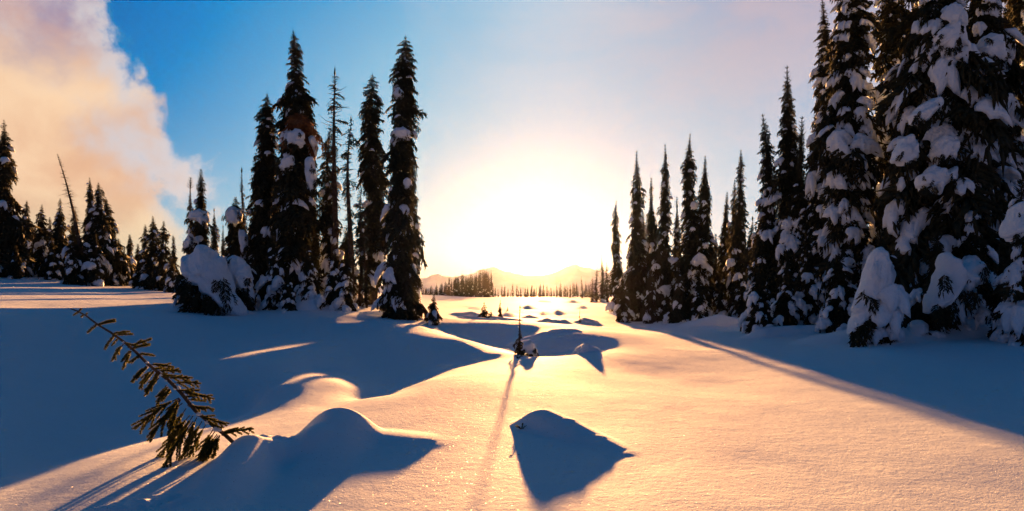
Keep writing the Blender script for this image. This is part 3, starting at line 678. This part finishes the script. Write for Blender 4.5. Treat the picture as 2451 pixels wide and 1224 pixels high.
for i, (pts, dd) in enumerate((
    ([(2328,130),(2350,95),(2372,78),(2390,86),(2396,120),(2406,160),(2398,170),(2372,152),(2350,140)], 18.5),
    ([(2322,225),(2345,210),(2375,208),(2402,214),(2380,236),(2368,262),(2352,280),(2346,254)], 18.4))):
    snow_part(t_, pts, dd, 0.35, 30 + i)
t_ = find('pointed young fir almost wholly cloaked in one snow sheet')
snow_part(t_, [(2086,612),(2104,590),(2122,604),(2134,660),(2140,715),(2124,742),(2112,722),(2098,732),(2084,742),(2066,770),(2042,796),(2026,800),(2044,745),(2066,680)], 16.2, 0.4, 40)
t_ = find('squat snow-laden fir under the nearest giant')
snow_part(t_, [(2222,745),(2232,690),(2252,622),(2266,610),(2276,640),(2318,622),(2350,630),(2356,668),(2330,684),(2306,702),(2280,690),(2256,728),(2236,762)], 16.2, 0.45, 41)
t_ = find('snow-hung fir at the right edge reaching half the giants height')
snow_part(t_, [(2408,560),(2425,500),(2446,478),(2470,500),(2474,560),(2452,584),(2436,560),(2420,578)], 14.5, 0.4, 43)

# ------------------------------------------------------------------ saplings on the meadow
sp0 = grow('sapling', 'thin sapling with a snow lump at its foot, on the gully edge before the sun', 'sapling', 1243, 735, 15.6, None, 15, lod=2,
           rows=[(735, 1), (765, 2), (788, 4), (798, 7), (808, 16), (815, 20), (835, 24), (850, 10)], snow=1.6, bare=.3, rag=.6, spike=.03, seed=3, dens=.6)
snow_part(sp0, [(1250,838),(1254,820),(1266,812),(1277,818),(1284,836),(1288,850),(1272,850),(1260,846)], 15.45, 0.10, 50)
grow('sapling', 'bushy sapling left of the sun glitter, fatter of the neighbouring pair', 'sapling', 1160, 726, 32, None, 22, lod=2, snow=.5, rag=.3, dens=.6)
grow('sapling', 'short sapling leaning on the right side of the bushy pair', 'sapling', 1175, 745, 31, None, 16, lod=2, snow=.3, dens=.6)
grow('sapling', 'slim spiky sapling between the bushy pair and the gully-edge sapling', 'sapling', 1197, 720, 33, None, 9, lod=2, snow=.4)
grow('sapling', 'tiny tuft of a sapling on the bright snow right of the slim one', 'sapling', 1215, 735, 52, None, 7, lod=1, snow=0)
grow('sapling', 'bare little stem sticking out of a hump in the meadow', 'sapling', 1388, 742, 33.5, None, 6, lod=1, snow=0, bare=.4)

# ------------------------------------------------------------------ far forest and mountains
far = []
def far_proto(seed, h, R):
    acc = tree_meshes(seed, h, R, lod=1, taper=.9, snow=.25, dens=.8)
    return {p: mesh('distant_' + p, V, F, m) for p, ((V, F), m) in acc.items()}, h
FP = [far_proto(900 + i, 7.0, r) for i, r in enumerate((.9, .7, 1.0, .8, .6))]
frng = random.Random(11)
def far_tree(u, v, dist, label, group):
    ms, h = FP[frng.randrange(5)]; x = (u - CX) / FPX * dist; zb = ground_z(x, dist); H = max(1.2, EYE - (v - HZ) / FPX * dist - zb)
    e = empty('distant_fir', (x, dist, zb), frng.random() * 6.28); s = H / h; w = s * frng.uniform(1.2, 1.8)
    if H < 4: w *= 1.15
    e.scale = (w, w, s); tag(e, label, 'fir tree', group)
    for p, me in ms.items(): link(p, me, e)
L1 = 'distant dark fir in the thick wood behind the clump, left of the sun'
for i in range(76):
    u = 1006 + i * 2.25 + frng.uniform(-2, 2)
    v = np.interp(u, [1000, 1050, 1075, 1100, 1140, 1172], [692, 682, 664, 656, 648, 640]) + frng.uniform(-6, 16)
    far_tree(u, float(v), frng.uniform(140, 185), L1, 'distant wood left of the sun')
for i in range(14):
    far_tree(1172 + i * 7 + frng.uniform(-3, 3), 684 + frng.uniform(-8, 10), frng.uniform(165, 200), 'distant small fir in the low line just left below the sun', 'distant firs left below the sun')
for i in range(44):
    far_tree(1262 + i * 3.6 + frng.uniform(-3, 3), 690 + frng.uniform(-18, 10), frng.uniform(175, 215), 'distant small fir in the low line right below the sun', 'distant firs right below the sun')
far_tree(1393, 662, 150, 'single distant fir standing above the low line right of the sun', None)
for u, v, lb in ((1428, 632, 'distant fir left of the pair behind the short pale fir'), (1441, 610, 'tallest distant fir of the pair behind the short pale fir'),
                 (1452, 628, 'distant fir right of the tallest one behind the short pale fir'), (1418, 662, 'small distant fir at the left foot of the pair')):
    far_tree(u, v, 105, lb, 'distant firs behind the right row')
for i in range(26):      # forest that closes the view behind the left row and the right groups
    far_tree(-60 + i * 19 + frng.uniform(-6, 6), 585 + i * 3.2 + frng.uniform(-12, 18), frng.uniform(75, 95), 'distant fir filling the back of the left row', 'distant firs behind the left row')
for i in range(34):
    far_tree(1600 + i * 12 + frng.uniform(-6, 6), 650 - i * 5 + frng.uniform(-20, 20), frng.uniform(70, 95), 'dark distant fir deep in the wood on the right', 'distant firs deep in the right wood')
def build_mountains():
    D0, D1 = 1250.0, 1650.0; us = np.linspace(-200, 2700, 620); nv = 40
    ctl = [(-200, 690), (900, 688), (1015, 660), (1050, 648), (1085, 658), (1130, 650), (1150, 636), (1178, 628), (1215, 640), (1262, 652), (1320, 648), (1345, 634), (1372, 620), (1405, 628), (1440, 640), (1500, 655), (1620, 664), (1800, 676), (2700, 690)]
    rng = np.random.RandomState(4); V = []
    top = np.interp(us, [c[0] for c in ctl], [c[1] for c in ctl]) + vnoise(us * .09, us * 0 + 3) * 6 + vnoise(us * .25, us * 0 + 8) * 3
    top = 700 - (700 - top) * .82
    for k in range(nv):
        t = k / (nv - 1); d = D0 + (D1 - D0) * t; s = 1 - abs(t - .5) * 2
        x = (us - CX) / FPX * 1450; zt = EYE - (top - HZ) / FPX * 1450 + 6
        rough = (np.abs(vnoise(x * .02 + 5, x * 0 + d * .02)) * 2 * 26 + np.abs(vnoise(x * .06, x * 0 + d * .05)) * 12) * s * (1 - s) * 2
        z = -5 + (zt + 1) * s ** .9 - rough * .6
        for a, b_ in zip(x, z): V.append((a, d, b_))
    n = len(us); i = np.arange(nv - 1)[:, None] * n; j = np.arange(n - 1)[None]
    F = np.stack([i + j, i + j + 1, i + n + j + 1, i + n + j], -1).reshape(-1, 4)
    return tag(link('mountains', mesh('mountains', np.array(V), F, M_ROCK_HAZED)), kind='structure')
build_mountains()

# ------------------------------------------------------------------ the leaning sapling in the foreground
def needles(path, rng, length, gap, width=0.0024, cover=1.0):
    """needles all round a twig, pointing forward"""
    path = np.asarray(path, float); V = []; F = []
    seg = np.linalg.norm(np.diff(path, axis=0), axis=1); cum = np.concatenate([[0], np.cumsum(seg)]); tot = cum[-1]
    n = max(3, int(tot / gap))
    for i in range(n):
        s = tot * (i + rng.rand()) / n
        k = min(len(seg) - 1, max(0, np.searchsorted(cum, s) - 1)); f = (s - cum[k]) / seg[k]
        p = path[k] + (path[k + 1] - path[k]) * f; d = (path[k + 1] - path[k]) / seg[k]
        r = rng.randn(3); r -= d * r.dot(d); r /= np.linalg.norm(r)
        r = r + np.array([0, 0, .35]); L = length * rng.uniform(.7, 1.15) * (1 - .35 * (s / tot) ** 4)
        q = d * rng.uniform(.5, 1.0) + r * .8; q /= np.linalg.norm(q)
        w = np.cross(q, rng.randn(3)); w /= np.linalg.norm(w); w *= width
        b_ = len(V); V += [p - w * .6, p + w * .6, p + q * L * .6 + w, p + q * L, p + q * L * .6 - w]
        F += [(b_, b_ + 1, b_ + 2), (b_, b_ + 2, b_ + 4), (b_ + 4, b_ + 2, b_ + 3)]
    return np.array(V), np.array(F)

def build_leaning():
    rng = np.random.RandomState(8)
    Z = lambda zx, zy: (zx / 2.336, 700 + zy / 2.336)
    def w3(zx, zy, d): u, v = Z(zx, zy); return np.array(at(u, v, d))
    tk = [(1262, 800), (1180, 735), (1090, 660), (1010, 560), (940, 490), (880, 445), (825, 400), (760, 335), (690, 275), (620, 225), (545, 180), (480, 130), (432, 105), (395, 92)]
    n = len(tk); dd = [6.12 - 0.5 * i / (n - 1) for i in range(n)]
    T = [w3(a, b_, d) for (a, b_), d in zip(tk, dd)]
    root = T[0] + np.array([0.22, 0.12, -0.28])
    loc = np.array([T[0][0] + .1, T[0][1] + .05, ground_z(T[0][0] + .1, T[0][1] + .05)])
    e = empty('leaning_sapling', tuple(loc)); tag(e, 'young fir bent over to the left, poking out of the foreground snow', 'sapling')
    rad = [0.017] + [0.016 * (1 - i / n) ** .8 + .0022 for i in range(n)]
    link('trunk', mesh('trunk', *(lambda vf: (vf[0] - loc, vf[1]))(tube([root] + T, rad, 8)), M_BARK), e)
    def depth_at(zx, zy):
        k = int(np.argmin([(a - zx) ** 2 + (b_ - zy) ** 2 for a, b_ in tk])); return dd[k]
    B = [(545,180,490,225),(640,240,585,320),(660,260,625,300),(690,290,625,385),(735,330,685,430),(820,410,735,500),(850,430,780,540),(890,480,810,580),(930,520,875,640),
         (960,560,885,600),(1010,600,950,790),(1000,590,755,765),(1020,620,825,830),(1060,690,870,985),(1080,720,905,1000),(1040,650,945,830),(1150,740,1045,950),(1220,800,1078,1022),(1190,770,1100,960),
         (1100,700,1030,890),(1230,800,1130,965),(1010,600,905,735),(1080,690,965,880),(1230,800,1190,930),(950,540,900,610),(1130,720,1010,940),(780,360,720,395),(880,450,850,520),
         (550,180,645,163),(640,240,742,235),(715,310,842,265),(780,345,862,355),(740,310,838,296),(830,405,970,420),(870,440,1012,440),(920,480,1075,480),(960,510,1120,510),(1010,560,1195,597),(1000,550,1110,552),
         (1060,640,1195,655),(1100,690,1268,745),(1050,600,1150,610),(1130,700,1200,690),(1235,790,1418,765),(1240,800,1330,775),(1160,730,1240,760),(440,110,455,92),(440,112,412,128),(478,128,487,118),(470,125,455,138),
         (700,285,760,300),(900,470,985,468),(1030,590,1120,575)]
    nd, tw = [], []
    more = []                      # fuller: sister twigs beside the main ones
    for zx, zy, tx, ty in B:
        if math.hypot(tx - zx, ty - zy) > 60 and rng.rand() < (.8 if zy < 620 else .4):
            f = rng.uniform(.55, .85); jx, jy = rng.uniform(-22, 22, 2); a0 = rng.uniform(-12, 12)
            more.append((zx + a0, zy + a0 * .85, zx + a0 + (tx - zx) * f + jx, zy + a0 * .85 + (ty - zy) * f + jy))
    B = B + more
    for zx, zy, tx, ty in B:
        d0 = depth_at(zx, zy); L = math.hypot(tx - zx, ty - zy) / 2.336 / FPX * d0
        p0 = w3(zx, zy, d0); p3 = w3(tx, ty, d0 + rng.uniform(-.5, .5) * L)
        sag = np.array([0, 0, .10 * L if tx < zx else .05 * L]); mid = (p0 + p3) / 2 + sag + rng.randn(3) * .02 * L
        path = [(1 - t) ** 2 * p0 + 2 * t * (1 - t) * mid + t * t * p3 for t in np.linspace(0, 1, 7)]
        tw.append(tube(path, [.0045 * (1 - t * .7) for t in np.linspace(0, 1, 7)], 5))
        nl = .0195 if L > .1 else .014
        nd.append(needles(path[1:] if L > .15 else path, rng, nl, .0005, .0030))
        if L > .16:      # side twigs
            for q in range(int(L / .042)):
                t = .22 + .68 * (q + rng.rand() * .5) / int(L / .042); k = int(t * 6); b0 = path[k] + (path[min(k + 1, 6)] - path[k]) * (t * 6 - k)
                d = path[min(k + 1, 6)] - path[k]; d /= np.linalg.norm(d)
                side = np.cross(d, [0, 1.0, 0]) * (1 if q % 2 else -1) * rng.uniform(.3, .8) + np.array([0, rng.uniform(-.6, .6), -.15])
                v_ = d * .9 + side * .7; v_ /= np.linalg.norm(v_); l2 = rng.uniform(.3, .5) * L * (1 - .6 * t)
                p2 = [b0, b0 + v_ * l2 * .5, b0 + v_ * l2 + np.array([0, 0, -.06 * l2])]
                tw.append(tube(p2, [.003, .0025, .0015], 4)); nd.append(needles(p2, rng, .017, .0006, .0026))
    nd.append(needles(T[5:], rng, .012, .004))
    V, F = pack(tw); link('branches', mesh('branches', V - loc, F, M_BARK), e)
    V, F = pack(nd); link('foliage', mesh('foliage', V - loc, F, M_SPRIG, smooth=False), e)
    # a little snow caught on the stem
    bits = []
    for zx, zy, r_ in ((985, 545, .026), (1065, 635, .018), (1215, 775, .035), (820, 400, .012), (1110, 690, .022), (900, 470, .014), (1160, 735, .026), (930, 500, .012), (690, 285, .008)):
        W, F = PAD[3][rng.randint(10)]; W = (W - [.5, 0, 0]) * [r_ * 2, r_ * 2, r_]; bits.append((W + w3(zx, zy, depth_at(zx, zy) - .01) + [0, 0, .008], F))
    V, F = pack(bits); link('snow_load', mesh('snow_load', V - loc, F, M_CAP), e)
build_leaning()

def sprig(u, v, d, size, n, label, seed):
    """the tip of a buried twig standing out of the snow"""
    rng = np.random.RandomState(seed); x, y, z = at(u, v, d); z = ground_z(x, y) - .01
    e = empty('fir_sprig', (x, y, z)); tag(e, label, 'twig')
    st, nd = [], []
    for k in range(n):
        a = rng.uniform(0, 6.28) if n > 2 else math.pi * (k + .1); up = rng.uniform(.25, 1.0) if n > 2 else .35
        v_ = np.array([math.cos(a), math.sin(a) * .6, up]); v_ /= np.linalg.norm(v_)
        p = [np.zeros(3), v_ * size * .5, v_ * size + [0, 0, -.1 * size]]
        st.append(tube(p, [.004, .003, .0015], 5)); nd.append(needles(p, rng, size * .16, .0016))
    V, F = pack(st); link('stem', mesh('stem', V, F, M_BARK), e)
    V, F = pack(nd); link('foliage', mesh('foliage', V, F, M_SPRIG, smooth=False), e)
sprig(1249, 1004, 7.35, .085, 6, 'small star of twigs at the left shoulder of the round foreground mound', 1)
sprig(1232, 1092, 6.3, .05, 2, 'short twig tip lying at the left foot of the round foreground mound', 2)
sprig(742, 1008, 7.2, .04, 4, 'little twig tip on the crest left of the other foreground mound', 3)
sprig(1148, 1022, 7.6, .035, 2, 'tiny twig speck on the lit snow between the two mounds', 4)
sprig(1238, 868, 14.6, .16, 5, 'low tuft of twigs under the gully-edge sapling', 5)
sprig(606, 1032, 6.9, .05, 3, 'small twig tip just right of the leaning sapling', 6)
# ------------------------------------------------------------------ haze
def build_haze():
    x0, x1, y0, y1, z0, z1 = -900, 900, -60, 1900, -6, 130
    V = [(x, y, z) for z in (z0, z1) for y in (y0, y1) for x in (x0, x1)]
    F = [(0, 2, 3, 1), (4, 5, 7, 6), (0, 1, 5, 4), (2, 6, 7, 3), (0, 4, 6, 2), (1, 3, 7, 5)]
    m = bpy.data.materials.new('haze_air'); m.use_nodes = True; nt = m.node_tree
    nt.nodes.remove(nt.nodes['Principled BSDF'])
    v = nt.nodes.new('ShaderNodeVolumePrincipled'); v.inputs['Color'].default_value = (0.75, 0.85, 1.0, 1)
    v.inputs['Density'].default_value = HAZE; v.inputs['Anisotropy'].default_value = 0.85
    nt.links.new(v.outputs[0], nt.nodes['Material Output'].inputs['Volume'])
    me = mesh('haze', np.array(V, float), np.array(F), m, smooth=False)
    return tag(link('haze', me), kind='stuff')
HAZE = 0.000015
build_haze()
